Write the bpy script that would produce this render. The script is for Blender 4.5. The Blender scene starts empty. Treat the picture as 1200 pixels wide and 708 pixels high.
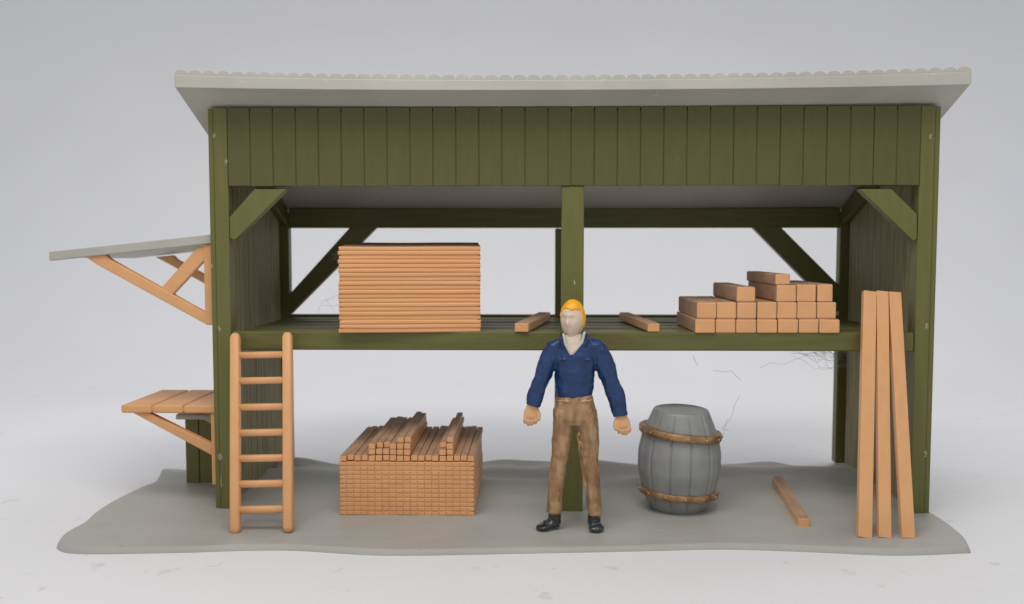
import bpy, bmesh, math, random
from mathutils import Vector, Matrix, noise
random.seed(7)
S = bpy.context.scene
COL = S.collection
rad = math.radians

# ------------------------------------------------------------------ camera
CAM = Vector((.21, -10.1, 3.1)); F_PX = 1010.0
cd = bpy.data.cameras.new("camera"); cam = bpy.data.objects.new("camera", cd); COL.objects.link(cam)
cam.location = CAM
cam.rotation_euler = (rad(90 - 3.46), 0, rad(1.19))
cd.sensor_width = 36; cd.lens = 36 * F_PX / 1200
cd.clip_start = .05; cd.clip_end = 300
cd.dof.use_dof = True; cd.dof.focus_distance = 9.75; cd.dof.aperture_fstop = .42
S.camera = cam

# ------------------------------------------------------------------ world and lamps
w = bpy.data.worlds.new("World"); S.world = w; w.use_nodes = True
w.node_tree.nodes["Background"].inputs[0].default_value = (.93, .96, 1, 1)
w.node_tree.nodes["Background"].inputs[1].default_value = .62

def area(name, loc, target, size, power, col):
    l = bpy.data.lights.new(name, 'AREA'); l.shape = 'RECTANGLE'; l.size, l.size_y = size
    l.energy = power; l.color = col
    o = bpy.data.objects.new(name, l); COL.objects.link(o); o.location = loc
    o.rotation_euler = (Vector(target) - Vector(loc)).to_track_quat('-Z', 'Y').to_euler()
    return o
area("softbox_key", (-1.0, -5.6, 13.0), (0, -.5, 1.5), (10, 5), 860, (1, .955, .90))
area("sheet_fill", (0.5, 6.2, 10.5), (0.5, 5.2, 0), (32, 5), 600, (.965, .965, 1))  # added lamp, brightens the sheet behind the shed

S.view_settings.view_transform = 'Standard'; S.view_settings.look = 'None'
S.view_settings.exposure = 0.07; S.view_settings.gamma = 1
S.render.engine = 'CYCLES'

# ------------------------------------------------------------------ helpers
_pitch, _yaw = rad(3.46), rad(1.19)
_F = Vector((-math.sin(_yaw) * math.cos(_pitch), math.cos(_yaw) * math.cos(_pitch), -math.sin(_pitch)))
_R = Vector((math.cos(_yaw), math.sin(_yaw), 0)); _U = _R.cross(_F)
def at(px, py, Y=None, Z=None):
    """photo pixel -> world point on the plane y=Y or z=Z (used to measure the model)"""
    d = _F * F_PX + _R * (px - 600) - _U * (py - 354)
    t = (Y - CAM.y) / d.y if Y is not None else (Z - CAM.z) / d.z
    return CAM + d * t

def srgb(r, g, b):
    f = lambda c: (c / 255) / 12.92 if c / 255 <= .04045 else ((c / 255 + .055) / 1.055) ** 2.4
    return (f(r), f(g), f(b), 1)

def material(name, c1, c2, rough=.5, nscale=3, stretch=(1, 1, 1), bump=.15, bscale=30, bstretch=(1, 1, 1),
             bdist=.01, metallic=0, speck=None, sss=0, spec=.4, lo=.35, hi=.65, detail=4, rvar=.12):
    m = bpy.data.materials.new(name); m.use_nodes = True
    nt = m.node_tree; N = nt.nodes; L = nt.links; b = N["Principled BSDF"]
    tc = N.new("ShaderNodeTexCoord")
    def mp(s):
        n = N.new("ShaderNodeMapping"); n.inputs[3].default_value = s; L.new(tc.outputs["Object"], n.inputs[0]); return n
    n1 = N.new("ShaderNodeTexNoise"); n1.inputs["Scale"].default_value = nscale; n1.inputs["Detail"].default_value = detail
    L.new(mp(stretch).outputs[0], n1.inputs["Vector"])
    r = N.new("ShaderNodeValToRGB"); r.color_ramp.elements[0].position = lo; r.color_ramp.elements[1].position = hi
    r.color_ramp.elements[0].color = c1; r.color_ramp.elements[1].color = c2
    L.new(n1.outputs[0], r.inputs[0]); out = r.outputs[0]
    if speck:                                   # scuffs: sparse pale or dark marks
        col, sc, th, st = speck
        n3 = N.new("ShaderNodeTexNoise"); n3.inputs["Scale"].default_value = sc; n3.inputs["Detail"].default_value = 3
        L.new(mp(st).outputs[0], n3.inputs["Vector"])
        r3 = N.new("ShaderNodeValToRGB"); r3.color_ramp.elements[0].position = th; r3.color_ramp.elements[1].position = th + .05
        L.new(n3.outputs[0], r3.inputs[0])
        mx = N.new("ShaderNodeMixRGB"); mx.inputs[2].default_value = col
        L.new(r3.outputs[0], mx.inputs[0]); L.new(out, mx.inputs[1]); out = mx.outputs[0]
    L.new(out, b.inputs["Base Color"])
    n2 = N.new("ShaderNodeTexNoise"); n2.inputs["Scale"].default_value = bscale; n2.inputs["Detail"].default_value = 5
    L.new(mp(bstretch).outputs[0], n2.inputs["Vector"])
    bp = N.new("ShaderNodeBump"); bp.inputs["Strength"].default_value = bump; bp.inputs["Distance"].default_value = bdist
    L.new(n2.outputs[0], bp.inputs["Height"]); L.new(bp.outputs[0], b.inputs["Normal"])
    mr = N.new("ShaderNodeMapRange"); mr.inputs["To Min"].default_value = rough - rvar; mr.inputs["To Max"].default_value = rough + rvar
    L.new(n1.outputs[0], mr.inputs[0]); L.new(mr.outputs[0], b.inputs["Roughness"])
    b.inputs["Metallic"].default_value = metallic; b.inputs["Specular IOR Level"].default_value = spec
    if sss:
        b.inputs["Subsurface Weight"].default_value = sss; b.inputs["Subsurface Radius"].default_value = (.06, .03, .015)
    return m

M = {}
M['paper'] = material('white_paper', (.703, .697, .705, 1), (.717, .711, .719, 1), .75, .5, bump=.05, bscale=8,
                      speck=((.60, .59, .58, 1), 5.0, .68, (.8, 1.0, 1)), spec=.2)
def table_only(m):                                # the smudges lie on the table part of the sheet only
    nt = m.node_tree; N, L = nt.nodes, nt.links; mx = next(n for n in N if n.type == 'MIX_RGB'); src = mx.inputs[0].links[0].from_socket
    tc = N.new("ShaderNodeTexCoord"); sx = N.new("ShaderNodeSeparateXYZ"); L.new(tc.outputs["Object"], sx.inputs[0])
    mr = N.new("ShaderNodeMapRange"); mr.inputs[1].default_value = -.06; mr.inputs[2].default_value = .3; mr.inputs[3].default_value = .8; mr.inputs[4].default_value = 0
    L.new(sx.outputs[2], mr.inputs[0]); mu = N.new("ShaderNodeMath"); mu.operation = 'MULTIPLY'
    L.new(src, mu.inputs[0]); L.new(mr.outputs[0], mu.inputs[1]); L.new(mu.outputs[0], mx.inputs[0])
table_only(M['paper'])
M['green'] = material('olive_plastic', (.132, .127, .036, 1), (.146, .139, .042, 1), .45, 2.5, (6, 6, .6), .2, 14, (5, 5, .5), .01, spec=.28,
                      speck=((.42, .42, .30, 1), 5, .74, (2.5, 2.5, .8)))
M['green_h'] = material('olive_plastic_beam', (.112, .107, .031, 1), (.138, .130, .040, 1), .42, 2.5, (.6, 6, 6), .2, 14, (.5, 5, 5), .01, spec=.28)
M['fascia'] = material('olive_plastic_boards', (.094, .090, .028, 1), (.101, .096, .031, 1), .42, 3, (4, 4, .8), .1, 16, (5, 5, .4), .008, spec=.28,
                       speck=((.4, .4, .28, 1), 6, .77, (3, 3, .9)))  # post plastic darkened: the eave's shade is put into the colour
M['wall'] = material('weathered_olive_wall', (.21, .185, .088, 1), (.36, .32, .19, 1), .6, 9, (1, 2.2, .12), .5, 14, (1, 2.5, .12), .02, lo=.35, hi=.7, spec=.2)
M['slat'] = material('olive_slat', (.105, .10, .034, 1), (.135, .128, .044, 1), .5, 3, (.4, 5, 5), .3, 14, (.4, 5, 5), .01)
M['roof'] = material('grey_white_plastic', (.405, .392, .338, 1), (.445, .43, .375, 1), .5, 1.5, (1, 1, 1), .15, 12,
                     speck=((.55, .54, .47, 1), 6, .72, (.6, 1, 2)))
M['wood'] = material('tan_plastic', (.68, .350, .150, 1), (.71, .372, .165, 1), .42, 3, (2, 2, 2), .1, 25, bdist=.008, sss=.08)
M['woodz'] = material('tan_plastic_upright', (.67, .345, .148, 1), (.70, .370, .163, 1), .42, 3, (4, 4, .5), .15, 20, (4, 4, .3), bdist=.008, sss=.08)
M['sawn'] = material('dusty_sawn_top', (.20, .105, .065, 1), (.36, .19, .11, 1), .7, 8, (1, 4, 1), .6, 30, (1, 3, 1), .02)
M['lumber'] = material('tan_lumber', (.68, .345, .150, 1), (.73, .38, .170, 1), .5, 3, (1, 1, 1), .15, 25, (1, 1, 1), .008, sss=.05)
M['lumberside'] = material('tan_lumber_ribbed', (.68, .34, .142, 1), (.73, .375, .165, 1), .5, 2.5, (.35, 1, 8), .35, 20, (.3, 1, 1), .008, sss=.05)
M['shaded_tan'] = material('shade_browned_tan', (.36, .22, .14, 1), (.48, .29, .18, 1), .7, 5, (2, .8, 1), .4, 30, bdist=.01, spec=.2)  # tan with the shade on tops and left faces put into the colour
M['base'] = material('grey_ground_plastic', (.35, .338, .307, 1), (.39, .383, .352, 1), .5, .9, (1, 1.6, 1), .4, 7, (1, 1.8, 1), .02,
                     speck=((.30, .275, .24, 1), 3.5, .72, (1, 1.2, 1)), spec=.3)
M['barrel'] = material('grey_barrel_plastic', (.238, .240, .228, 1), (.285, .286, .27, 1), .38, 4, (1, 1, .5), .25, 18, (1, 1, .4), .01,
                       speck=((.16, .14, .11, 1), 3, .68, (1, 1, .6)))
M['bronze'] = material('bronze_paint', (.20, .105, .048, 1), (.42, .25, .125, 1), .42, 9, (1, 1, 1), .4, 25, bdist=.015, metallic=.35)
M['rivet'] = material('pale_bronze_rivet', (.36, .22, .12, 1), (.48, .31, .18, 1), .4, 9, metallic=.3)
M['skin'] = material('painted_skin', (.60, .47, .34, 1), (.70, .56, .43, 1), .45, 6, bump=.3, bscale=14, bdist=.012, sss=.05)
M['hand'] = material('painted_hand', (.62, .33, .16, 1), (.72, .42, .22, 1), .45, 6, bump=.2, bscale=14, sss=.05)
M['hair'] = material('orange_hair_paint', (.84, .33, .008, 1), (.92, .46, .02, 1), .35, 8, (2, 1, 1), .4, 22, (3, 1, 1), .015)
M['shirt'] = material('blue_paint', (.006, .028, .10, 1), (.010, .042, .14, 1), .36, 6, (1, 1, 1), .6, 10, (1, 1, 1), .03, spec=.5)
M['trousers'] = material('brown_bronze_paint', (.23, .125, .055, 1), (.45, .27, .14, 1), .33, 5, (2.2, 1.5, .8), .8, 11, (2, 1, .8), .03,
                         metallic=.25, lo=.3, hi=.62)
M['shoe'] = material('black_gloss_paint', (.012, .013, .018, 1), (.03, .032, .042, 1), .25, 8, bump=.4, bscale=18, bdist=.02, spec=.6)
M['white'] = material('pale_undershirt', (.50, .47, .42, 1), (.60, .57, .52, 1), .5, 9)
M['neck'] = material('painted_neck', (.56, .46, .36, 1), (.66, .55, .44, 1), .5, 9)
M['mark'] = material('pale_glue_mark', (.20, .19, .10, 1), (.30, .28, .17, 1), .6, 30, bump=.6)
M['web'] = material('grey_dust_thread', (.34, .32, .31, 1), (.45, .43, .42, 1), .8, 20)
# skin and hand paint share one continuous body: the paint colour changes below the shoulders
def skin_mix():
    m = M['skin']; nt = m.node_tree; N, L = nt.nodes, nt.links; b = N["Principled BSDF"]
    src = b.inputs["Base Color"].links[0].from_socket
    at_ = N.new("ShaderNodeTexCoord"); sx = N.new("ShaderNodeSeparateXYZ"); L.new(at_.outputs["Object"], sx.inputs[0])
    mr = N.new("ShaderNodeMapRange"); mr.inputs[1].default_value = 1.75; mr.inputs[2].default_value = 1.95
    L.new(sx.outputs[2], mr.inputs[0])
    mx = N.new("ShaderNodeMixRGB"); mx.inputs[1].default_value = (.66, .37, .185, 1)
    L.new(mr.outputs[0], mx.inputs[0]); L.new(src, mx.inputs[2]); L.new(mx.outputs[0], b.inputs["Base Color"])
skin_mix()

def root(name, loc, label, cat, group=None):
    o = bpy.data.objects.new(name, None); COL.objects.link(o); o.location = loc; o.empty_display_size = .2
    o['label'] = label; o['category'] = cat
    if group: o['group'] = group
    return o
def dust(bm, side=False):  # gives upward faces, and left ones if side, the painted-shade brown
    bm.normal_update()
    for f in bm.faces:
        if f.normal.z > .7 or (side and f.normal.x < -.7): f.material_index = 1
def finish(name, bm, mat, parent=None, org=None, bevel=0, smooth=False, mats=None):
    """bm holds world coordinates; the object's origin goes to its thing's base"""
    if parent: org = parent.location if parent.type == 'EMPTY' or parent.parent is None else parent.parent.location
    org = Vector(org) if org is not None else Vector((0, 0, 0))
    bmesh.ops.translate(bm, vec=-org, verts=bm.verts)
    bmesh.ops.recalc_face_normals(bm, faces=bm.faces)
    me = bpy.data.meshes.new(name); bm.to_mesh(me); bm.free()
    o = bpy.data.objects.new(name, me); COL.objects.link(o)
    for q in (mats or [mat]): me.materials.append(q)
    if parent: o.parent = parent
    else: o.location = org
    if smooth:
        for p in me.polygons: p.use_smooth = True
    if bevel:
        b = o.modifiers.new("bevel", 'BEVEL'); b.width = bevel; b.segments = 2; b.limit_method = 'ANGLE'; b.angle_limit = rad(40)
    return o
def tag(o, label, cat, group=None):
    o['label'] = label; o['category'] = cat
    if group: o['group'] = group
    return o
def hexa(bm, p, mi=0):
    """8 points: 4 of one end, 4 of the other, same order"""
    v = [bm.verts.new(q) for q in p]
    for f in ((0, 1, 2, 3), (7, 6, 5, 4), (0, 4, 5, 1), (1, 5, 6, 2), (2, 6, 7, 3), (3, 7, 4, 0)):
        bm.faces.new([v[i] for i in f]).material_index = mi
    return v
def box(bm, x0, x1, y0, y1, z0, z1, mi=0):
    return hexa(bm, [(x0, y0, z0), (x1, y0, z0), (x1, y0, z1), (x0, y0, z1), (x0, y1, z0), (x1, y1, z0), (x1, y1, z1), (x0, y1, z1)], mi)
def prism(bm, pts, axis, a, b, mi=0):
    """polygon extruded along 'x' or 'y'; pts are (y,z) or (x,z)"""
    g = (lambda t, p: (t, p[0], p[1])) if axis == 'x' else (lambda t, p: (p[0], t, p[1]))
    A = [bm.verts.new(g(a, p)) for p in pts]; B = [bm.verts.new(g(b, p)) for p in pts]; n = len(pts)
    bm.faces.new(A).material_index = mi; bm.faces.new(B[::-1]).material_index = mi
    for i in range(n): bm.faces.new((A[i], B[i], B[(i + 1) % n], A[(i + 1) % n])).material_index = mi
def beam(bm, a, b, wx, wy, up=Vector((0, 0, 1))):
    """square bar a->b"""
    a, b = Vector(a), Vector(b); d = (b - a).normalized(); s = d.cross(up)
    if s.length < .01: s = Vector((1, 0, 0))
    s.normalize(); t = s.cross(d)
    c = lambda p: [p + s * wx / 2 * i + t * wy / 2 * j for i, j in ((-1, -1), (1, -1), (1, 1), (-1, 1))]
    hexa(bm, c(a) + c(b))
def loft(bm, rings, n=20, cap=True, mi=0, power=2.0):
    """rings: (centre, rx, ry) or (centre, rx, ry, axis); x stays sideways, y depth unless axis is given"""
    R = []
    for i, r in enumerate(rings):
        c = Vector(r[0]); rx, ry = r[1], r[2]
        if len(r) > 3: d = Vector(r[3]).normalized()
        else: d = (Vector(rings[min(i + 1, len(rings) - 1)][0]) - Vector(rings[max(i - 1, 0)][0])).normalized()
        sx = Vector((1, 0, 0)); sx = (sx - d * sx.dot(d))
        if sx.length < .2: sx = Vector((0, 0, 1)) - d * d.z
        sx.normalize(); sy = d.cross(sx).normalized()
        ring = []
        for k in range(n):
            a = 2 * math.pi * k / n; ca, sa = math.cos(a), math.sin(a)
            ca = math.copysign(abs(ca) ** (2 / power), ca); sa = math.copysign(abs(sa) ** (2 / power), sa)
            ring.append(bm.verts.new(c + sx * rx * ca + sy * ry * sa))
        R.append(ring)
    for A, B in zip(R, R[1:]):
        for k in range(n): bm.faces.new((A[k], A[(k + 1) % n], B[(k + 1) % n], B[k])).material_index = mi
    if cap:
        bm.faces.new(R[0][::-1]).material_index = mi; bm.faces.new(R[-1]).material_index = mi
def rod(bm, a, b, r, n=16, dome=0, mi=0, power=2.0):
    a, b = Vector(a), Vector(b); d = (b - a).normalized(); rings = []
    if dome: rings += [(a - d * r * dome, r * .25, r * .25, d), (a - d * r * dome * .75, r * .7, r * .7, d)]
    rings += [(a, r, r, d), (b, r, r, d)]
    if dome: rings += [(b + d * r * dome * .75, r * .7, r * .7, d), (b + d * r * dome, r * .25, r * .25, d)]
    loft(bm, rings, n, mi=mi, power=power)
def remeshed(o, voxel, smooth=4):
    r = o.modifiers.new("remesh", 'REMESH'); r.mode = 'VOXEL'; r.voxel_size = voxel; r.use_smooth_shade = True
    s = o.modifiers.new("smooth", 'SMOOTH'); s.factor = .5; s.iterations = smooth
    dg = bpy.context.evaluated_depsgraph_get(); me = bpy.data.meshes.new_from_object(o.evaluated_get(dg))
    o.modifiers.clear(); old = o.data; o.data = me; bpy.data.meshes.remove(old)
    for p in me.polygons: p.use_smooth = True

# ------------------------------------------------------------------ setting: a white sheet swept up behind the model
TZ = -.06
bm = bmesh.new(); prof = [(-14, TZ), (-8, TZ), (0, TZ), (5, TZ), (8, TZ)]
for k in range(1, 15):
    a = rad(90 * k / 14); prof.append((8 + 7 * math.sin(a), TZ + 7 * (1 - math.cos(a))))
prof += [(15, 14), (15, 24)]
xs = [-30, -20, -10, 0, 10, 20, 30]
rows = [[bm.verts.new((x, y, z)) for x in xs] for y, z in prof]
for A, B in zip(rows, rows[1:]):
    for i in range(len(xs) - 1): bm.faces.new((A[i], A[i + 1], B[i + 1], B[i]))
o = finish('paper_backdrop', bm, M['paper'], smooth=True); o['kind'] = 'structure'

# ------------------------------------------------------------------ moulded ground plate
def g(px, py): p = at(px, py, Z=-.03); return Vector((p.x, p.y))
front = [g(*p) for p in ((66, 640), (90, 646), (200, 645), (330, 642), (450, 648), (600, 646), (750, 643), (850, 641), (950, 644), (1050, 648), (1138, 645))]
back = [g(*p) for p in ((190, 552), (232, 548), (300, 545), (350, 544), (410, 547), (480, 549), (560, 545), (640, 543), (720, 549), (800, 547), (860, 546), (900, 545), (945, 549), (985, 546), (1010, 549))]
left = [g(*p) for p in ((66, 640), (73, 630), (84, 622), (98, 614), (110, 603), (129, 591), (157, 577), (176, 568), (184, 562), (188, 556), (190, 552))]
right = [g(*p) for p in ((1138, 645), (1133, 634), (1118, 620), (1098, 606), (1075, 592), (1052, 574), (1034, 560), (1010, 549))]
def curve(P, t):
    L = [(P[i + 1] - P[i]).length for i in range(len(P) - 1)]; s = t * sum(L)
    for i, l in enumerate(L):
        if s <= l or i == len(L) - 1:
            u = min(1, s / l)
            p0, p1, p2, p3 = P[max(i - 1, 0)], P[i], P[i + 1], P[min(i + 2, len(P) - 1)]
            return .5 * ((2 * p1) + (p2 - p0) * u + (2 * p0 - 5 * p1 + 4 * p2 - p3) * u * u + (3 * p1 - p0 - 3 * p2 + p3) * u ** 3)
        s -= l
NU, NV = 180, 90; bm = bmesh.new(); grid = []
def ground_z(x, y):
    back_ = max(0, min(1, (y - 1.0) / 1.1)) if y < 2.6 else 1
    z = noise.noise(Vector((x * .8, y * 2.2, 3))) * .19 * back_ + noise.noise(Vector((x * .5, y * .9, 9))) * .012 + back_ * .02
    return z
for j in range(NV + 1):
    v = j / NV; row = []
    for i in range(NU + 1):
        u = i / NU
        p = (1 - v) * curve(front, u) + v * curve(back, u) + (1 - u) * curve(left, v) + u * curve(right, v) \
            - ((1 - u) * (1 - v) * front[0] + u * (1 - v) * front[-1] + (1 - u) * v * back[0] + u * v * back[-1])
        e = min(u * 9, (1 - u) * 9, v * 3.6, (1 - v) * 3.6)        # distance to the rim
        k = min(1, e / .045); k = 1 - (1 - k) ** 2
        z = (1 - k) * (TZ + .002) + k * ground_z(p.x, p.y) if e < .045 else ground_z(p.x, p.y)
        row.append(bm.verts.new((p.x, p.y, z)))
    grid.append(row)
for j in range(NV):
    for i in range(NU): bm.faces.new((grid[j][i], grid[j][i + 1], grid[j + 1][i + 1], grid[j + 1][i]))
o = finish('ground_plate', bm, M['base'], smooth=True)
tag(o, 'thin wavy-edged grey plastic ground plate lying on the white paper under the shed', 'base plate')

# ------------------------------------------------------------------ the shed
XL, XR, D = -3.56, 4.93, 2.5
PL, PR = -3.33, 4.70          # inner faces of the corner posts
zu = lambda y: 4.765 - .42 * y  # roof underside
GZ = -.03
shed = root('storage_shed', (0.68, 1.25, GZ), 'large two-level olive green open shed with pale grey roof and planked gable walls', 'shed')

def simple(name, mat, boxes, bevel=.012, parent=shed):
    bm = bmesh.new()
    for b in boxes: box(bm, *b)
    return finish(name, bm, mat, parent, bevel=bevel)
# corner posts with a raised outer strip
for xa_, xb_, xc_, xd_ in ((XL + .066, PL, XL, XL + .062), (PR, XR - .066, XR - .062, XR)):
    bm = bmesh.new()
    prism(bm, [(0, GZ), (.2, GZ), (.2, zu(.2) - .008), (0, zu(0) - .008)], 'x', xa_, xb_)
    prism(bm, [(.014, GZ), (.2, GZ), (.2, zu(.2) - .01), (.014, zu(.014) - .01)], 'x', xc_, xd_)
    box(bm, min(xa_, xd_) - .01, min(xa_, xd_) + .01, .02, .19, GZ + .01, zu(.2) - .02) if xa_ > xd_ else box(bm, xb_ - .01, xb_ + .01, .02, .19, GZ + .01, zu(.2) - .02)
    finish('post', bm, M['green'], shed, bevel=.009)
simple('post', M['green'], [(.58, .84, 0.0, .16, GZ, 3.84)])
simple('post', M['green'], [(XL, PL, D, D + .16, GZ, 3.66)])
simple('post', M['green'], [(PR, XR, D, D + .16, GZ, 3.66)])
simple('post', M['green'], [(.58, .84, D + .01, D + .16, GZ, 3.41)])
# side walls: planked sheets following the roof slope, ribs inside
for x0, x1, xi in ((XL + .004, XL + .10, 1), (XR - .10, XR - .004, -1)):
    bm = bmesh.new()
    prism(bm, [(.203, GZ), (D - .003, GZ), (D - .003, zu(D) - .012), (.203, zu(.2) - .012)], 'x', x0, x1)
    y = .24; k = 0
    while y < D - .12:                                       # raised vertical boards on the inner face
        wdt = random.uniform(.028, .062); t = random.uniform(.018, .024)
        a, b = (x1 - .005, x1 + t) if xi > 0 else (x0 - t, x0 + .005)
        y1 = min(y + wdt, D - .03)
        prism(bm, [(y, GZ + .01), (y1, GZ + .01), (y1, zu(y1) - .02), (y, zu(y) - .02)], 'x', a, b)
        y = y1 + random.choice((.0015, .003, .006))
    finish('side_wall', bm, M['wall'], shed)
    bm = bmesh.new()                                         # sloping rail under the roof along the gable
    a, b = (x1, PL) if xi > 0 else (PR, x0)
    prism(bm, [(.205, zu(.205) - .26), (D - .01, zu(D) - .26), (D - .01, zu(D) - .014), (.205, zu(.205) - .014)], 'x', a + .032 * (xi > 0), b - .032 * (xi < 0))
    finish('rafter', bm, M['green_h'], shed, bevel=.01)
# vertical board front under the roof
bm = bmesh.new(); fx0, fx1, n = -3.325, 4.695, 30; wv = (fx1 - fx0) / n
box(bm, fx0 + .004, fx1 - .004, -.003, .12, 3.846, zu(.12) - .006)
for i in range(n):
    a = fx0 + i * wv + .0045; b = fx0 + (i + 1) * wv - .0045; dz = random.uniform(-.006, .003); t = random.uniform(-.004, .005)
    hexa(bm, [(a, -.015 + t, 3.845 + dz), (b, -.015 - t, 3.845 + dz), (b, -.015 - t, zu(0) - .012), (a, -.015 + t, zu(0) - .012),
              (a, .037, 3.845 + dz), (b, .037, 3.845 + dz), (b, .037, zu(0) - .022), (a, .037, zu(0) - .022)])
finish('front_panel', bm, M['fascia'], shed, bevel=.007)
# long beams
simple('shelf_beam', M['green_h'], [(PL + .002, .578, .012, .15, 1.915, 2.135), (.842, PR - .002, .012, .15, 1.915, 2.135)], .016)
simple('shelf_beam', M['green_h'], [(PL + .002, PR - .002, D + .012, D + .14, 1.975, 2.15)])
simple('back_beam', M['green_h'], [(PL + .002, PR - .002, D, D + .15, 3.42, 3.705)])
# shelf: long slats with gaps, carried on three cross bars
for k in range(5):
    y = .27 + k * .445
    simple('slat', M['slat'], [(PL + .035, PR - .035, y, y + .31, 2.055 + .004 * (k % 2), 2.12 + .004 * (k % 2))], .01)
for a in (-3.2, -1.3, .62, 2.6, 4.55): simple('cross_bar', M['slat'], [(a, a + .12, .152, D - .002, 1.97, 2.053)])
# corner braces
def brace(pts, y0, y1):
    bm = bmesh.new(); P = [at(px, py, Y=y0) for px, py in pts]
    prism(bm, [(p.x, p.z) for p in P], 'y', y0, y1); finish('brace', bm, M['green'], shed, bevel=.012)
brace([(268.5, 255), (298, 221.5), (336, 221.5), (276, 281), (271, 281), (269, 278)], .004, .13)
brace([(1007, 221.5), (1045, 221.5), (1075, 251), (1075, 280), (1071, 283)], .004, .13)
brace([(339, 345), (415, 261), (447, 261), (341, 368), (338, 362)], D + .005, D + .13)
brace([(877, 261), (910, 261), (985, 336), (985, 362), (980, 366)], D + .005, D + .13)

# small glue marks and moulding nubs on the posts
for px, py, w_, h_ in ((251, 159, 2, 4), (265, 192, 2, 5), (257, 386, 2.2, 5), (258, 536, 3.5, 5), (259.5, 566, 1.2, 13), (1091, 160, 2.5, 3.5), (1086, 382, 2.5, 4), (1084, 532, 2.5, 4.5)):
    bm = bmesh.new(); c = at(px, py, Y=-.001)
    bmesh.ops.create_icosphere(bm, subdivisions=3, radius=1, matrix=Matrix.Translation(c) @ Matrix.Diagonal((w_ * .008, .005, h_ * .009, 1)))
    for v in bm.verts: v.co += Vector((noise.noise(v.co * 40), 0, noise.noise(v.co * 33))) * .02
    finish('glue_mark', bm, M['mark'], shed, smooth=True)

# roof: corrugated sheet sloping down to the back, flat underside, plain edge band
RX0, RX1, RY0, RY1 = -3.80, 5.09, -.33, 2.95
bm = bmesh.new(); nb = 56; pit = (RX1 - RX0) / nb
top = []
for i in range(nb):
    for k in range(7):
        a = math.pi * k / 7; top.append((RX0 + pit * (i + .5) - pit * .5 * math.cos(a), .105 + .056 * math.sin(a) ** .8))
top.append((RX1, .105))
pr = [(RX0, .0)] + top + [(RX1 + (RX0 - RX1) * k / 24, 0.0) for k in range(24)]
def warp(x): return .075 * abs((x - .65) / 4.45) ** 2.2 - .012   # the moulded sheet bows up towards its ends
def ring(y, f=1): return [bm.verts.new((x, y, zu(y) + h * f + (warp(x) if h else warp(x) * .6))) for x, h in pr]
A = ring(RY0); B = ring(RY1)
bm.faces.new(A); bm.faces.new(B[::-1])
for i in range(len(pr)): bm.faces.new((A[i], B[i], B[(i + 1) % len(pr)], A[(i + 1) % len(pr)]))
rf = finish('roof', bm, M['roof'], shed)
bm = bmesh.new()
secs = []
for k in range(41):
    x = RX0 + .01 + (RX1 - RX0 - .02) * k / 40; q_ = warp(x)
    secs.append([bm.verts.new(c) for c in ((x, RY0 - .022, zu(RY0) - .018 + q_ * .6), (x, RY0 - .002, zu(RY0) - .018 + q_ * .6), (x, RY0 - .002, zu(RY0) + .100 + q_), (x, RY0 - .022, zu(RY0) + .100 + q_))])
for A_, B_ in zip(secs, secs[1:]):
    for i in range(4): bm.faces.new((A_[i], A_[(i + 1) % 4], B_[(i + 1) % 4], B_[i]))
bm.faces.new(secs[0]); bm.faces.new(secs[-1][::-1])
finish('eave_trim', bm, M['roof'], rf, bevel=.008)
bm = bmesh.new()                                             # faint moulded ridge on the ceiling
prism(bm, [(1.75, zu(1.75) - .003), (1.95, zu(1.95) - .003), (1.95, zu(1.95) - .03), (1.75, zu(1.75) - .03)], 'x', -.35, 1.45)
finish('ceiling_rib', bm, M['roof'], rf, bevel=.008)

# awning on the left gable
aw = bmesh.new()
def awz(x, y): return 3.18 + (x + 3.60) * (.205 / 1.94) - .012 * y   # underside
x0, x1, y0, y1 = -5.54, XL - .004, .10, 2.30
for (xa, xb, ya, yb, lo_, hi_) in ((x0, x1, y0, y0 + .1, -.004, .105), (x0, x1, y0 + .1, y1, .03, .098)):
    hexa(aw, [(xa, ya, awz(xa, ya) + lo_), (xb, ya, awz(xb, ya) + lo_), (xb, ya, awz(xb, ya) + hi_), (xa, ya, awz(xa, ya) + hi_),
              (xa, yb, awz(xa, yb) + lo_), (xb, yb, awz(xb, yb) + lo_), (xb, yb, awz(xb, yb) + hi_), (xa, yb, awz(xa, yb) + hi_)])
awn = finish('awning', aw, M['roof'], shed, bevel=.012)
for yb in (.13, 2.08):
    bm = bmesh.new(); t = .11
    box(bm, -3.69, XL - .003, yb, yb + t, 2.20, awz(-3.6, yb) - .01)
    prism(bm, [(-5.13, awz(-5.13, yb) + .005), (-4.88, awz(-4.88, yb) + .005), (-4.82, awz(-4.85, yb) - .06), (-3.67, 2.34), (-3.67, 2.20), (-4.98, 2.92)], 'y', yb + .004, yb + t - .004)
    prism(bm, [(-3.68, 3.14), (-3.68, 2.98), (-4.12, 2.52), (-4.26, 2.60), (-3.76, 3.14)], 'y', yb + .012, yb + t - .012)
    finish('bracket', bm, M['wood'], awn, bevel=.016)
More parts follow.
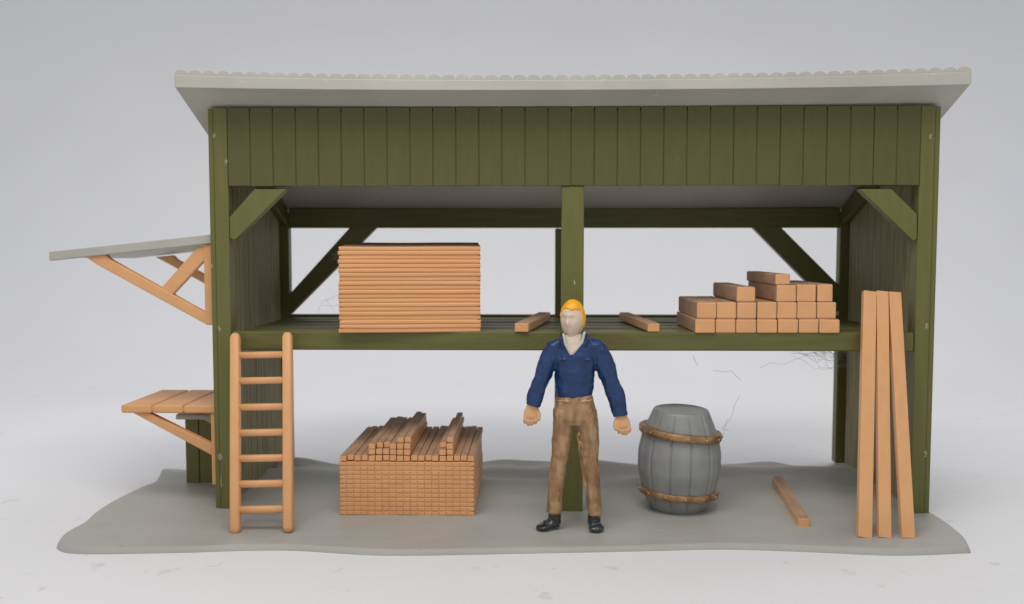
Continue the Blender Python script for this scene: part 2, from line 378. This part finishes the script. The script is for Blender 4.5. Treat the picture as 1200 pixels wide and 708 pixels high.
# fold-out work table on the same wall
tb = bmesh.new(); zt = 1.225
edges = [-4.75, -4.36, -3.98, XL - .003]
for k in range(3):
    sk = .0
    hexa(tb, [(edges[k] + .006, .14, zt - .10), (edges[k + 1] - .006, .14, zt - .10), (edges[k + 1] - .006, .14, zt), (edges[k] + .006, .14, zt),
              (edges[k] + .006, 1.30, zt - .10), (edges[k + 1] - .006, 1.30, zt - .10), (edges[k + 1] - .006, 1.30, zt), (edges[k] + .006, 1.30, zt)])
box(tb, -4.73, XL - .01, .16, 1.28, zt - .09, zt - .02)
tbl = finish('wall_table', tb, M['lumber'], shed, bevel=.022)
for yb in (.17, 1.12):
    bm = bmesh.new(); t = .11
    box(bm, -3.66, XL - .005, yb, yb + t, .24, zt - .102)
    prism(bm, [(-4.62, zt - .102), (-4.42, zt - .102), (-3.655, .74), (-3.655, .60)], 'y', yb + .006, yb + t - .006)
    finish('bracket', bm, M['wood'], tbl, bevel=.014)

# ------------------------------------------------------------------ green bin behind the table
p0 = at(219, 567, Y=1.15)
bn = root('storage_bin', (-3.9, 1.5, GZ), 'small olive green bin with grey lid behind the wall table', 'bin')
bm = bmesh.new(); bx0 = p0.x; bx1 = XL - .02
box(bm, bx0 + .01, bx1 - .005, 1.17, 1.88, GZ, .86)
xx = bx0
while xx < bx1 - .05:
    box(bm, xx, min(xx + .17, bx1), 1.15, 1.175, GZ, .86); xx += .185
box(bm, bx0 - .012, bx0 + .012, 1.16, 1.86, GZ, .85)
finish('body', bm, M['green'], bn, bevel=.01)
bm = bmesh.new()
hexa(bm, [(bx0 - .10, 1.06, .86), (bx1, 1.06, .86), (bx1, 1.06, .93), (bx0 - .10, 1.06, .93), (bx0 - .04, 1.95, .98), (bx1, 1.95, .98), (bx1, 1.95, 1.06), (bx0 - .04, 1.95, 1.06)])
finish('lid', bm, M['roof'], bn, bevel=.02)

# ------------------------------------------------------------------ ladder leaning on the shelf beam
def on_lean(px, py, yb=-.85, yt=-.075, z1=2.15):
    """point of the leaning plane through (yb, z=0) and (yt, z1) seen at this pixel"""
    Y = yb
    for _ in range(30):
        p = at(px, py, Y=Y); Y = yb + (yt - yb) * p.z / z1
    return at(px, py, Y=Y)
lad = root('ladder', on_lean(307, 625), 'tan seven-rung ladder leaning against the shelf at the left post', 'ladder')
rb = [(on_lean(276, 620), on_lean(276, 396)), (on_lean(338, 618), on_lean(337, 395))]
for a, b in rb:
    bm = bmesh.new(); rod(bm, a, b, .058, 24, 1, power=3.2); finish('rail', bm, M['woodz'], lad, smooth=True)
for py in (416, 446, 477, 507, 537, 567, 597):
    bm = bmesh.new(); a = on_lean(276, py + .5); b = on_lean(337, py - .5); rod(bm, a, b, .040, 20, power=2.8); finish('rung', bm, M['wood'], lad, smooth=True)

# ------------------------------------------------------------------ three boards leaning at the right
labs = ['tan board leaning on the shelf, leftmost and most upright of three', 'tan board leaning on the shelf, middle of the three boards',
        'tan board leaning on the shelf, right one of three, foot splayed nearest the right post']
for k, (xb, xt, wb, yb, yt, pb, pt) in enumerate(((1012.5, 1018.5, 16, -.86, -.08, 627, 342), (1036, 1033, 14.5, -.86, -.08, 627, 342), (1063.5, 1047.5, 15, -.87, -.08, 627, 343))):
    a = on_lean(xb, pb, yb, yt, 2.13); b = on_lean(xt, pt, yb, yt, 2.13); a.z = min(a.z, -.015)
    bm = bmesh.new(); d = (b - a).normalized(); nrm = Vector((0, -1, .36)).normalized(); s = d.cross(nrm).normalized(); nrm = s.cross(d).normalized()
    w2 = wb * .0094 / 2; P = []
    for c, tw in ((a, 0), (b, 0)):
        P += [c + s * w2 + nrm * .04, c - s * w2 + nrm * .04, c - s * w2 - nrm * .04, c + s * w2 - nrm * .04]
    hexa(bm, P)
    tag(finish('board', bm, M['woodz'], org=a, bevel=.008), labs[k], 'board', 'boards leaning at the right end of the shed')

# ------------------------------------------------------------------ loose timbers
def timber(a, b, wd, th, label):
    bm = bmesh.new(); a, b = Vector(a), Vector(b); beam(bm, a, b, wd, th)
    bmesh.ops.subdivide_edges(bm, edges=[e for e in bm.edges if e.calc_length() > .5], cuts=5)
    for v in bm.verts: v.co.x += noise.noise(v.co * 2) * .008
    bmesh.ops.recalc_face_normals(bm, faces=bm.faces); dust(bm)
    return tag(finish('timber', bm, None, org=a, bevel=.01, mats=[M['woodz'], M['shaded_tan']]), label, 'timber', 'loose timbers')
def ontop(px, py, z): p = at(px, py, Z=z); return p
a = ontop(611, 379, 2.24); b = ontop(638, 366, 2.24)
timber((a.x, a.y, 2.19), (b.x, b.y, 2.19), .165, .105, 'short tan timber lying on the shelf left of the blond head')
a = ontop(766, 379, 2.24); b = ontop(732, 366, 2.24)
timber((a.x, a.y, 2.19), (b.x, b.y, 2.19), .14, .10, 'short tan timber lying on the shelf right of the blond head')
a = at(942, 610, Z=.075); b = at(911, 559, Z=.10)
timber((a.x, a.y, .045), (b.x, b.y, .06), .125, .105, 'tan timber lying on the grey ground beside the barrel')

# ------------------------------------------------------------------ sheet stack on the shelf: twenty-one thin boards
st = root('board_stack', (-1.35, .6, 2.135), 'tall stack of thin wide tan boards on the shelf at the left', 'lumber stack')
xa, xb = at(398, 340, Y=-.06).x, at(563, 340, Y=-.06).x
def rotst(bm): bmesh.ops.rotate(bm, cent=(xa, -.06, 0), matrix=Matrix.Rotation(rad(4.6), 3, 'Z'), verts=bm.verts); bmesh.ops.translate(bm, vec=(0, -.05, 0), verts=bm.verts)
z0 = 2.128; z1 = at(400, 289, Y=-.06).z; nl = 20; h = (z1 - z0) / nl
for k in range(nl):
    bm = bmesh.new(); j = random.uniform(-.008, .008); fr = -.06 + random.uniform(-.006, .006); gap = .004; prev = z0 + k * h
    xa_, xb_ = xa + j, xb + j * .5
    N_ = 12; secs = []
    for i in range(N_ + 1):
        t = i / N_; x = xa_ + (xb_ - xa_) * t
        wv_ = .004 * math.sin(t * 7 + k * 2.1) * (k > 0)
        lo_, hi_ = prev + gap / 2 + wv_ * .5, prev + h - gap / 2 + wv_ * .5
        yb_ = 1.5; up = .065 * (k / nl)
        mid = (lo_ + hi_) / 2; e = h * .24
        secs.append([bm.verts.new(q) for q in ((x, fr + .010, lo_), (x, fr - .002, lo_ + e), (x, fr - .002, hi_ - e), (x, fr + .010, hi_), (x, yb_, hi_ + up), (x, yb_, lo_ + up))])
    for A, B in zip(secs, secs[1:]):
        for i in range(6):
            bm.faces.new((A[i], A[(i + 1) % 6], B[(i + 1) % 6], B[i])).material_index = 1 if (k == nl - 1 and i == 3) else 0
    bm.faces.new(secs[0]); bm.faces.new(secs[-1][::-1])
    rotst(bm); finish('board', bm, None, st, mats=[M['lumberside'], M['sawn']])
bm = bmesh.new(); box(bm, xa + .03, xb - .03, -.050, 1.46, z0 + .01, z1 - .02); rotst(bm); finish('core', bm, M['lumberside'], st)

# ------------------------------------------------------------------ beam stack on the shelf at the right
bs = root('beam_stack', (3.0, .6, 2.135), 'stepped stack of thick square tan beams on the shelf at the right', 'lumber stack')
def sq(pxa, pxb, pya, pyb, yf=0.0, ln=1.32):
    A = at(pxa, pyb, Y=yf); B = at(pxb, pya, Y=yf); g_ = .0008
    bm = bmesh.new(); x0, x1, z0_, z1_ = A.x + g_, B.x - g_, A.z + g_, B.z - g_
    tw = random.uniform(-.008, .008)
    f1, f2 = yf + random.uniform(-.015, .012), yf + ln + random.uniform(-.05, .05)
    jit = lambda: random.uniform(-.003, .003)
    hexa(bm, [(x0 + jit(), f1, z0_), (x1 + jit(), f1, z0_), (x1 + jit(), f1, z1_ + jit()), (x0 + jit(), f1, z1_ + jit()),
              (x0 + tw, f2, z0_), (x1 + tw, f2, z0_), (x1 + tw, f2, z1_), (x0 + tw, f2, z1_)])
    bmesh.ops.recalc_face_normals(bm, faces=bm.faces); dust(bm, True); finish('beam', bm, None, bs, bevel=.016, mats=[M['lumber'], M['shaded_tan']])
for k in range(7): sq(814 + 24.3 * k, 814 + 24.3 * (k + 1), 374, 390.5)
for k in range(7): sq(816.5 + 23.5 * k, 816.5 + 23.5 * (k + 1), 354, 374, .015)
sq(863, 885.5, 336, 354, .02); sq(910, 933.5, 334, 354, .02); sq(933.5, 957, 333.5, 354, .02); sq(957, 976, 333, 354, .05)
sq(908.5, 926.5, 321, 334, .03)

# ------------------------------------------------------------------ lath pile on the ground
lp = root('lath_pile', (-1.2, .6, 0), 'low square pile of small tan laths on the ground with loose laths on top', 'lumber stack')
xa = at(398, 580, Y=-.22).x; xb = at(556, 580, Y=-.22).x; zb = .0; zt = at(450, 541, Y=-.22).z
nc, nr = 19, 12; cw = (xb - xa) / nc; rh = (zt - zb) / nr
yf, ybk = -.22, 1.50
bm = bmesh.new(); box(bm, xa + .02, xb - .02, yf + .006, ybk - .02, zb, zt - .005)
for r_ in range(nr):
    for c in range(nc):
        j = random.uniform(-.006, .006); x = xa + c * cw; z = zb + r_ * rh + (.004 * math.sin(c * .9 + r_) if r_ == 0 else 0)
        wid = cw
        box(bm, x + .003, x + wid - .003, yf - .003 + j * .4, yf + .05, z + .005, z + rh - .005)
    for c in range(16):                                   # gable sides and back show the same courses
        pass
    box(bm, xb - .03, xb + random.uniform(-.012, .006), yf + .06, ybk, zb + r_ * rh + .008, zb + (r_ + 1) * rh - .008)
    box(bm, xa - random.uniform(-.012, .006), xa + .03, yf + .06, ybk, zb + r_ * rh + .008, zb + (r_ + 1) * rh - .008)
finish('lath_block', bm, M['lumber'], lp, bevel=.006)
def lath(x, z, hh, y0_, y1_, ww):
    bm = bmesh.new(); tw = random.uniform(-.015, .015)
    hexa(bm, [(x, y0_, z), (x + ww, y0_, z), (x + ww, y0_, z + hh), (x, y0_, z + hh), (x + tw, y1_, z), (x + ww + tw, y1_, z), (x + ww + tw, y1_, z + hh), (x + tw, y1_, z + hh)])
    bmesh.ops.recalc_face_normals(bm, faces=bm.faces); dust(bm); finish('lath', bm, None, lp, bevel=.006, mats=[M['lumber'], M['shaded_tan']])
n = 19; lw = (xb - xa) / n; zl = zt + .002; LH = .062
for k in range(n): lath(xa + k * lw + .006 + random.uniform(-.003, .003), zl + random.uniform(0, .006), LH, yf + .02 + random.uniform(-.02, .02), ybk + random.uniform(-.06, .04), lw - .009)
z2 = zl + LH + .008
for k in (4, 5, 6, 7, 8, 9, 14, 15): lath(xa + k * lw + .005, z2, LH, yf + .03 + random.uniform(-.02, .03), ybk + random.uniform(-.08, .02), lw - .009)
z3 = z2 + LH + .004
for k in (4, 5, 6, 7, 8, 9, 14, 15): lath(xa + k * lw + .005, z3, LH, yf + (.12 if k in (5, 6, 14) else .05) + random.uniform(-.02, .03), ybk - random.uniform(0, .1), lw - .009)
z4 = z3 + LH + .004
for k in (8, 9, 15): lath(xa + k * lw + .005, z4, LH, yf + .08 + random.uniform(-.01, .04), ybk - random.uniform(0, .12), lw - .009)

# ------------------------------------------------------------------ barrel
bc = Vector((2.00, .22, -.005))
bl = root('barrel', bc, 'grey staved barrel with two bronze hoops standing on the ground', 'barrel')
H = 1.175
def br(t):   # radius over height
    pts = [(0, .335), (.10, .39), (.22, .445), (.42, .492), (.58, .492), (.76, .455), (.86, .405), (.95, .36), (1, .335)]
    for (a, ra), (b, rb_) in zip(pts, pts[1:]):
        if t <= b: u = (t - a) / (b - a); u = u * u * (3 - 2 * u) * .35 + u * .65; return ra + (rb_ - ra) * u
    return .33
tilt = Matrix.Rotation(rad(1.2), 3, 'Y') @ Matrix.Rotation(rad(1.5), 3, 'X')
def bw(x, y, z): return bc + tilt @ Vector((x, y, z))
NS = 12; bm = bmesh.new(); nseg = NS * 20; rows = []
for j in range(41):
    t = j / 40; r = br(t); row = []
    for i in range(nseg):
        a = 2 * math.pi * i / nseg; ph = (i % 20) / 20; dgr = min(ph, 1 - ph)
        q = r - (.024 if dgr < .03 else (.010 if dgr < .06 else 0)) * (1 if .05 < t < .95 else .4)
        row.append(bm.verts.new(bw(q * math.cos(a + .13), q * math.sin(a + .13), t * H)))
    rows.append(row)
for A, B in zip(rows, rows[1:]):
    for i in range(nseg): bm.faces.new((A[i], A[(i + 1) % nseg], B[(i + 1) % nseg], B[i]))
bm.faces.new(rows[0][::-1])
# rounded rim and recessed-looking head
prev = rows[-1]
for rr, zz in ((.322, H + .022), (.30, H + .028), (.27, H + .02), (.15, H + .022)):
    cur = [bm.verts.new(bw(rr * math.cos(2 * math.pi * i / nseg + .13), rr * math.sin(2 * math.pi * i / nseg + .13), zz)) for i in range(nseg)]
    for i in range(nseg): bm.faces.new((prev[i], prev[(i + 1) % nseg], cur[(i + 1) % nseg], cur[i]))
    prev = cur
bm.faces.new(prev)
finish('body', bm, M['barrel'], bl, smooth=True)
for zc, rr, tx, hh in ((.925, .472, 5.0, .088), (.215, .460, 2.0, .078)):
    bm = bmesh.new(); nn = 72; T = Matrix.Rotation(rad(tx), 3, 'Y') @ Matrix.Rotation(rad(-2), 3, 'X'); R_ = []
    for i in range(nn):
        a = 2 * math.pi * i / nn; wob = .004 * noise.noise(Vector((math.cos(a) * 3, math.sin(a) * 3, zc * 5)))
        sec = []
        for dr, dz in ((-.07, -hh / 2), (.008, -hh / 2), (.018, -hh * .40), (.021, 0), (.018, hh * .40), (.008, hh / 2), (-.07, hh / 2)):
            v = T @ Vector(((rr + dr + wob) * math.cos(a), (rr + dr + wob) * math.sin(a), dz + wob)); sec.append(bm.verts.new(bw(v.x, v.y, v.z + zc)))
        R_.append(sec)
    for i in range(nn):
        A, B = R_[i], R_[(i + 1) % nn]
        for k in range(7): bm.faces.new((A[k], B[k], B[(k + 1) % 7], A[(k + 1) % 7]))
    hp = finish('hoop', bm, M['bronze'], bl, smooth=True)
    for i in range(13):
        bm = bmesh.new(); a = 2 * math.pi * i / 13 + .37; v = T @ Vector(((rr + .018) * math.cos(a), (rr + .018) * math.sin(a), 0))
        bmesh.ops.create_icosphere(bm, subdivisions=2, radius=.017, matrix=Matrix.Translation(bw(v.x, v.y, v.z + zc)))
        finish('rivet', bm, M['rivet'], hp, smooth=True)

# ------------------------------------------------------------------ the figure
PY = -.64; U = .00937        # one photo pixel at the figure
def q(px, py, dy=0): p = at(px, py, Y=PY); return Vector((p.x, PY + dy, p.z))
porg = q(674, 619); porg.z = 0
def R3(px, py, hw, hd, dy=0): return (q(px, py, dy), hw * U, hd * U)
# body: one continuous surface - head, neck, trunk, arms, hands with fingers, legs
bm = bmesh.new()
loft(bm, [R3(672, 402, 11, 10), R3(674, 408, 21, 11), R3(674, 420, 22, 12), R3(674, 440, 20, 12), R3(673, 462, 18, 11), R3(674, 482, 21, 12), R3(674, 494, 17, 11)], 24)
loft(bm, [R3(672, 408, 11, 10), R3(671, 398, 9.5, 9.5, -.01), R3(671, 386, 9.0, 9.5, -.01), R3(671, 378, 8, 8, -.01)], 20)
LA = [(652, 404, 9), (643, 421, 8.5), (635, 441, 8), (629, 459, 7), (624, 474, 6)]
RA = [(696, 404, 9), (706, 421, 9), (714, 442, 8.5), (721, 462, 7.5), (727, 485, 6)]
for P in (LA, RA): loft(bm, [R3(a, b, c, c * .95, -.01 * i) for i, (a, b, c) in enumerate(P)], 16)
LL = [(662, 484, 12), (659, 510, 11), (655, 540, 9.5), (652, 570, 8), (650, 604, 7)]
RL = [(685, 484, 12), (687, 510, 11.5), (690, 540, 10), (693, 572, 8), (697, 606, 7)]
for P in (LL, RL): loft(bm, [R3(a, b, c, c) for a, b, c in P], 16)
def hand(px, py, sgn, tipx, tipy):
    """palm and five fingers hanging; sgn=+1: thumb on the right side in the picture"""
    a = q(px, py, -.04); b = q(tipx, tipy, -.06); d = (b - a).normalized(); s = Vector((0, 1, 0)).cross(d).normalized() * -1
    if s.x < 0: s = -s
    loft(bm, [(a - d * .03, 5.2 * U, 4.6 * U, d), (a, 6.2 * U, 4.6 * U, d), (a + d * .05, 8.3 * U, 4.6 * U, d), (a + d * .10, 8.6 * U, 4.4 * U, d), (a + d * .125, 7.8 * U, 4 * U, d)], 16)
    for k in range(4):
        o_ = (k - 1.5) * 4.3 * U; ln = (.085, .105, .098, .078)[k if sgn > 0 else 3 - k]
        r0 = 2.25 * U
        p0_ = a + d * .105 + s * o_; p1 = p0_ + d * ln * .5 + Vector((0, -.012, 0)); p2 = p1 + d * ln * .35 + Vector((0, .015, 0)) - s * o_ * .08; p3 = p2 + d * ln * .18 + Vector((0, .03, 0)) - s * o_ * .08
        loft(bm, [(p0_, r0, r0), (p1, r0 * 1.02, r0), (p2, r0 * .95, r0 * .95), (p3, r0 * .6, r0 * .6)], 10)
    t0 = a + d * .03 + s * sgn * 6 * U; t1 = t0 + s * sgn * 3.4 * U + d * .05 + Vector((0, -.02, 0)); t2 = t1 + d * .05 + s * sgn * .2 * U + Vector((0, -.01, 0))
    loft(bm, [(t0 - d * .02, 2.4 * U, 2.4 * U), (t1, 2.6 * U, 2.5 * U), (t2, 2.0 * U, 2.0 * U), (t2 + d * .014, 1.1 * U, 1.1 * U)], 10)
hand(623, 476, 1, 621, 497)
hand(728, 487, -1, 731, 505)
# head
HC = q(671, 375, -.01); HT = Matrix.Rotation(rad(-24), 3, 'Z')   # turned a little to the viewer's left
hb = bmesh.new(); bmesh.ops.create_icosphere(hb, subdivisions=5, radius=1)
def gauss(a, b, s): return math.exp(-((a - b) / s) ** 2)
def headshape(n):
    x, y, z = n
    wx, wy, wz = 14.2 * U, 15.5 * U, 22.5 * U
    f = 1.0
    if z < 0: wx *= 1 + .13 * z; wy *= 1 + .05 * z
    p = Vector((x * wx, y * wy, z * wz))
    if y < 0:
        p.y -= .040 * gauss(x, 0, .17) * gauss(z, -.14, .20)                       # nose
        p.y += .020 * (gauss(x, .36, .2) + gauss(x, -.36, .2)) * gauss(z, .10, .14) # sockets
        p.y -= .012 * gauss(z, .28, .1) * gauss(x, 0, .5)                          # brow
        p.y -= .012 * gauss(x, 0, .3) * (gauss(z, -.47, .06) + gauss(z, -.58, .06)) # lips
        p.y += .006 * gauss(x, 0, .28) * gauss(z, -.525, .03)
        p.y -= .018 * gauss(x, 0, .35) * gauss(z, -.82, .16)                       # chin
        p.y -= .014 * (gauss(x, .36, .09) + gauss(x, -.36, .09)) * gauss(z, .08, .07)  # eyes
    return p
for v in hb.verts: v.co = HC + HT @ headshape(v.co.normalized())
for sx in (-1, 1):                                                                  # ears
    e = HC + HT @ Vector((sx * 13.6 * U, .01, -.01))
    bmesh.ops.create_icosphere(hb, subdivisions=3, radius=1, matrix=Matrix.Translation(e) @ Matrix.Diagonal((.014, .026, .045, 1)))
hm = bpy.data.meshes.new('tmp'); hb.to_mesh(hm); hb.free(); bm.from_mesh(hm); bpy.data.meshes.remove(hm)
per = finish('person', bm, M['skin'], org=porg); remeshed(per, .0075, 3)
tag(per, 'painted figure of a blond person in blue shirt and brown trousers standing before the shed', 'person')

def cloth(name, bm, mat, vox, sm=3, wr=0, ws=8, parent=per):
    o = finish(name, bm, mat, parent, org=None); remeshed(o, vox, sm)
    if wr:
        nrm = [v.normal.copy() for v in o.data.vertices]
        for v, vn in zip(o.data.vertices, nrm):
            c = v.co; n_ = noise.noise(Vector((c.x * ws, c.y * ws, c.z * ws * .7))) + .5 * noise.noise(Vector((c.x * ws * 2.3, c.y * ws * 2, c.z * ws * 2.6)))
            v.co = c + vn * n_ * wr
    return o
# hair: cap over crown, back and sides, pushed inside the head over the face
bm = bmesh.new(); bmesh.ops.create_icosphere(bm, subdivisions=6, radius=1)
for v in bm.verts:
    n_ = v.co.normalized(); p = headshape(Vector((n_.x, max(n_.y, -.999), n_.z)))
    face = n_.y < .12 and n_.z < .60 - .05 * math.sin(n_.x * 6 + .6) - .16 * abs(n_.x) + max(0, n_.y) * .5
    side = n_.y > -.30 + .5 * max(0, -n_.z) and n_.z > -.30 and (n_.x > 0 or n_.z > .15)
    low = n_.z < -.42
    k = 1.085 if not ((face and not side) or low) else .84
    k += .012 * noise.noise(Vector((n_.x * 9, n_.y * 4, n_.z * 4)))
    v.co = HC + HT @ Vector((p.x * k, p.y * k, p.z * (k if n_.z > 0 else 1)))
hair = finish('hair', bm, M['hair'], per, smooth=True)
s_ = hair.modifiers.new('smooth', 'SMOOTH'); s_.iterations = 3; s_.factor = .5
# shirt
bm = bmesh.new()
loft(bm, [R3(672, 396, 12, 10, .01), R3(673, 400, 18, 11.5), R3(674, 408, 25, 13.5), R3(674, 420, 25.5, 15, -.01), R3(674, 434, 24, 15, -.01), R3(673, 448, 22.5, 14.5), R3(672.5, 458, 22, 14.5), R3(672.5, 464, 20.5, 13.5), R3(672.5, 466.5, 19.5, 12.5)], 28)
loft(bm, [R3(658, 401, 6, 8), R3(651, 407, 11, 11), R3(643, 421, 11, 10.5), R3(635.5, 441, 10, 10, -.01), R3(629, 459, 9.5, 9.5, -.02), R3(625.3, 470, 9.6, 9.2, -.03), R3(624.3, 475, 9.0, 8.5, -.035)], 18)
loft(bm, [R3(690, 400, 6, 8), R3(697, 407, 11.5, 11), R3(706, 421, 12, 11), R3(713.5, 442, 11, 10.5, -.01), R3(720.5, 462, 10.4, 10, -.02), R3(725.6, 480, 9.6, 9.2, -.03), R3(727, 487, 8.8, 8.5, -.035)], 18)
def ridge(pts, r, dy):
    for (a, b) in zip(pts, pts[1:]): rod(bm, q(a[0], a[1], dy), q(b[0], b[1], dy), r * U, 8, 1)
ridge([(655, 419), (667, 421)], 1.2, -.135); ridge([(682, 421), (694, 419)], 1.2, -.135)
ridge([(670, 414), (670, 462)], 1.1, -.137)
# collar flaps
ridge([(657, 396), (660, 405), (668.5, 415)], 2.4, -.105); ridge([(688, 393), (684, 402), (669.5, 415)], 2.4, -.105)
ridge([(657, 396), (662, 392)], 2.0, -.04); ridge([(688, 393), (684, 389)], 2.0, -.04)
cloth('shirt', bm, M['shirt'], .0085, 3, .015, 8)
# pale undershirt in the open collar
bm = bmesh.new()
P = [(662, 392, -.080), (681, 391, -.080), (679.5, 400, -.110), (669, 414, -.148), (663, 401, -.110)]
A = [q(a, b, c - .012) for a, b, c in P]; B = [q(a, b, -.03) for a, b, c in P]
vA = [bm.verts.new(v) for v in A]; vB = [bm.verts.new(v) for v in B]
c_ = bm.verts.new(q(671, 400, -.128))
for i in range(5): bm.faces.new((vA[i], vA[(i + 1) % 5], c_)); bm.faces.new((vA[i], vB[i], vB[(i + 1) % 5], vA[(i + 1) % 5]))
bm.faces.new(vB)
finish('undershirt', bm, M['neck'], per, bevel=.004)
bm = bmesh.new(); ridge([(660, 391), (662, 402), (668, 413)], 1.7, -.128); ridge([(684, 389), (681, 400), (670, 413)], 1.9, -.128)
cloth('inner_collar', bm, M['white'], .006, 2)
# trousers
bm = bmesh.new()
loft(bm, [R3(673, 463, 21, 13.5), R3(673.5, 470, 23, 14.5), R3(674, 480, 25, 15.5), R3(674, 490, 26, 15.5), R3(674, 497, 21, 13)], 28)
loft(bm, [R3(661, 480, 13, 13), R3(659.5, 500, 12.6, 13.5), R3(656, 530, 10.4, 12, -.01), R3(652.5, 560, 9.0, 11, -.01), R3(650, 585, 8.9, 10.5), R3(649.5, 600, 9.3, 11, -.01)], 20)
loft(bm, [R3(687, 480, 13, 13), R3(688, 500, 13.4, 13.5), R3(690, 530, 11.4, 12, -.01), R3(693.5, 560, 9.2, 11, -.01), R3(696, 585, 8.9, 10.5), R3(697.5, 603, 9, 11, -.01)], 20)
ridge([(653, 467), (673, 470), (693, 467)], 1.3, -.125); ridge([(673, 470), (672, 490)], 1.0, -.138)
ridge([(655, 472), (651, 486)], 1.0, -.09); ridge([(691, 472), (696, 486)], 1.0, -.09)
cloth('trousers', bm, M['trousers'], .0085, 3, .012, 6)
# shoes
def shoe(heel, toe, w_):
    bm = bmesh.new(); h_ = Vector(heel); t_ = Vector(toe); d = (t_ - h_).normalized(); L_ = (t_ - h_).length
    up = Vector((0, 0, 1)); s = d.cross(up)
    rings = []
    for u, ww, hh in ((-.12, .35, .3), (-.05, .75, .85), (.15, .85, 1.0), (.35, .82, 1.0), (.55, .95, .78), (.8, 1.05, .62), (1.0, .9, .5), (1.1, .55, .36), (1.14, .25, .2)):
        c = h_ + d * L_ * u; c.z = .006 + .055 * hh; ring_ = []
        for k in range(16):
            a = 2 * math.pi * k / 16; cz = math.sin(a); ring_.append(bm.verts.new(c + s * w_ * ww * math.cos(a) + up * (.058 * hh if cz > 0 else .052 * hh) * cz))
        rings.append(ring_)
    for A, B in zip(rings, rings[1:]):
        for k in range(16): bm.faces.new((A[k], A[(k + 1) % 16], B[(k + 1) % 16], B[k]))
    bm.faces.new(rings[0][::-1]); bm.faces.new(rings[-1])
    rod(bm, h_ + Vector((0, 0, .06)) + d * L_ * .1, h_ + Vector((0, 0, .17)) + d * L_ * .1, w_ * .85, 16)
    for u in (.42, .55, .66): rod(bm, h_ + d * L_ * u - s * w_ * .45 + up * (.128 - u * .06), h_ + d * L_ * u + s * w_ * .45 + up * (.128 - u * .06), .008, 8, 1)
    cloth('shoe', bm, M['shoe'], .007, 1, .003, 14)
hl = q(652, 606); tl = at(632, 614, Z=.06)
shoe((hl.x, PY + .0, 0), (tl.x, PY - .09, 0), .085)
hr = q(696, 606); tr_ = at(700, 618, Z=.05)
shoe((hr.x, PY + .02, 0), (tr_.x - .005, PY - .15, 0), .085)

# ------------------------------------------------------------------ cobwebs and dust threads
def threads(name, lines, label, r=.0035, org=(0, 0, 0)):
    cu = bpy.data.curves.new(name, 'CURVE'); cu.dimensions = '3D'; cu.bevel_depth = r; cu.bevel_resolution = 1
    for P in lines:
        sp = cu.splines.new('POLY'); sp.points.add(len(P) - 1)
        for i, p in enumerate(P): sp.points[i].co = (*(Vector(p) - Vector(org)), 1)
    o = bpy.data.objects.new(name, cu); COL.objects.link(o)
    dg = bpy.context.evaluated_depsgraph_get(); me = bpy.data.meshes.new_from_object(o.evaluated_get(dg)); bpy.data.objects.remove(o)
    me.materials.clear(); me.materials.append(M['web'])
    o = bpy.data.objects.new(name, me); COL.objects.link(o); o.location = org
    return tag(o, label, 'cobweb')
def wig(pts, Y, n=8, amp=.02, seed=0):
    out = []; P = [at(a, b, Y=Y) for a, b in pts]
    for A, B in zip(P, P[1:]):
        for i in range(n):
            t = i / n; c = A.lerp(B, t); out.append(c + Vector([noise.noise(Vector((c.x * 6 + k * 9 + seed, c.z * 6, seed))) * amp for k in range(3)]))
    out.append(P[-1]); return out
L1 = []
for k in range(34):
    a = (random.uniform(925, 985), 411 + random.uniform(0, 3)); b = (random.uniform(960, 1004), random.uniform(412, 432))
    m_ = ((a[0] + b[0]) / 2, max(a[1], b[1]) - random.uniform(-2, 8)); L1.append(wig([a, m_, b], 1.2 + random.uniform(-.7, .7), 6, .06, k))
L1.append(wig([(890, 431), (920, 424), (950, 414)], .8, 8, .05, 3)); L1.append(wig([(985, 425), (1003, 442)], 1.5, 8, .04, 5))
threads('cobweb', L1, 'tangled grey cobweb hanging under the shelf near the right rear post', .0013, at(965, 412, Y=1.2))
L2 = [wig([(812, 416), (818, 428)], .3, 6, .03, 2), wig([(836, 436), (856, 433), (868, 446)], .3, 6, .04, 7),
      wig([(869, 463), (860, 478), (856, 492), (847, 503), (855, 505)], .25, 6, .05, 4), wig([(853, 490), (846, 516)], .25, 6, .04, 8)]
threads('cobweb', L2, 'thin broken dust threads hanging between the barrel and the shelf', .0019, at(855, 480, Y=.25))
L3 = [wig([(371, 366), (380, 352), (396, 345)], 1.2, 6, .05, 1), wig([(378, 358), (396, 357)], 1.2, 6, .05, 6), wig([(382, 349), (392, 366)], 1.2, 6, .05, 9)]
for k in range(10): L3.append(wig([(390 + random.uniform(-3, 4), 300 + random.uniform(-5, 5)), (396, 304 + random.uniform(-8, 6))], 1.3, 6, .1, k))
threads('cobweb', L3, 'wispy dust threads beside the left side of the tall board stack', .0013, at(385, 360, Y=1.2))
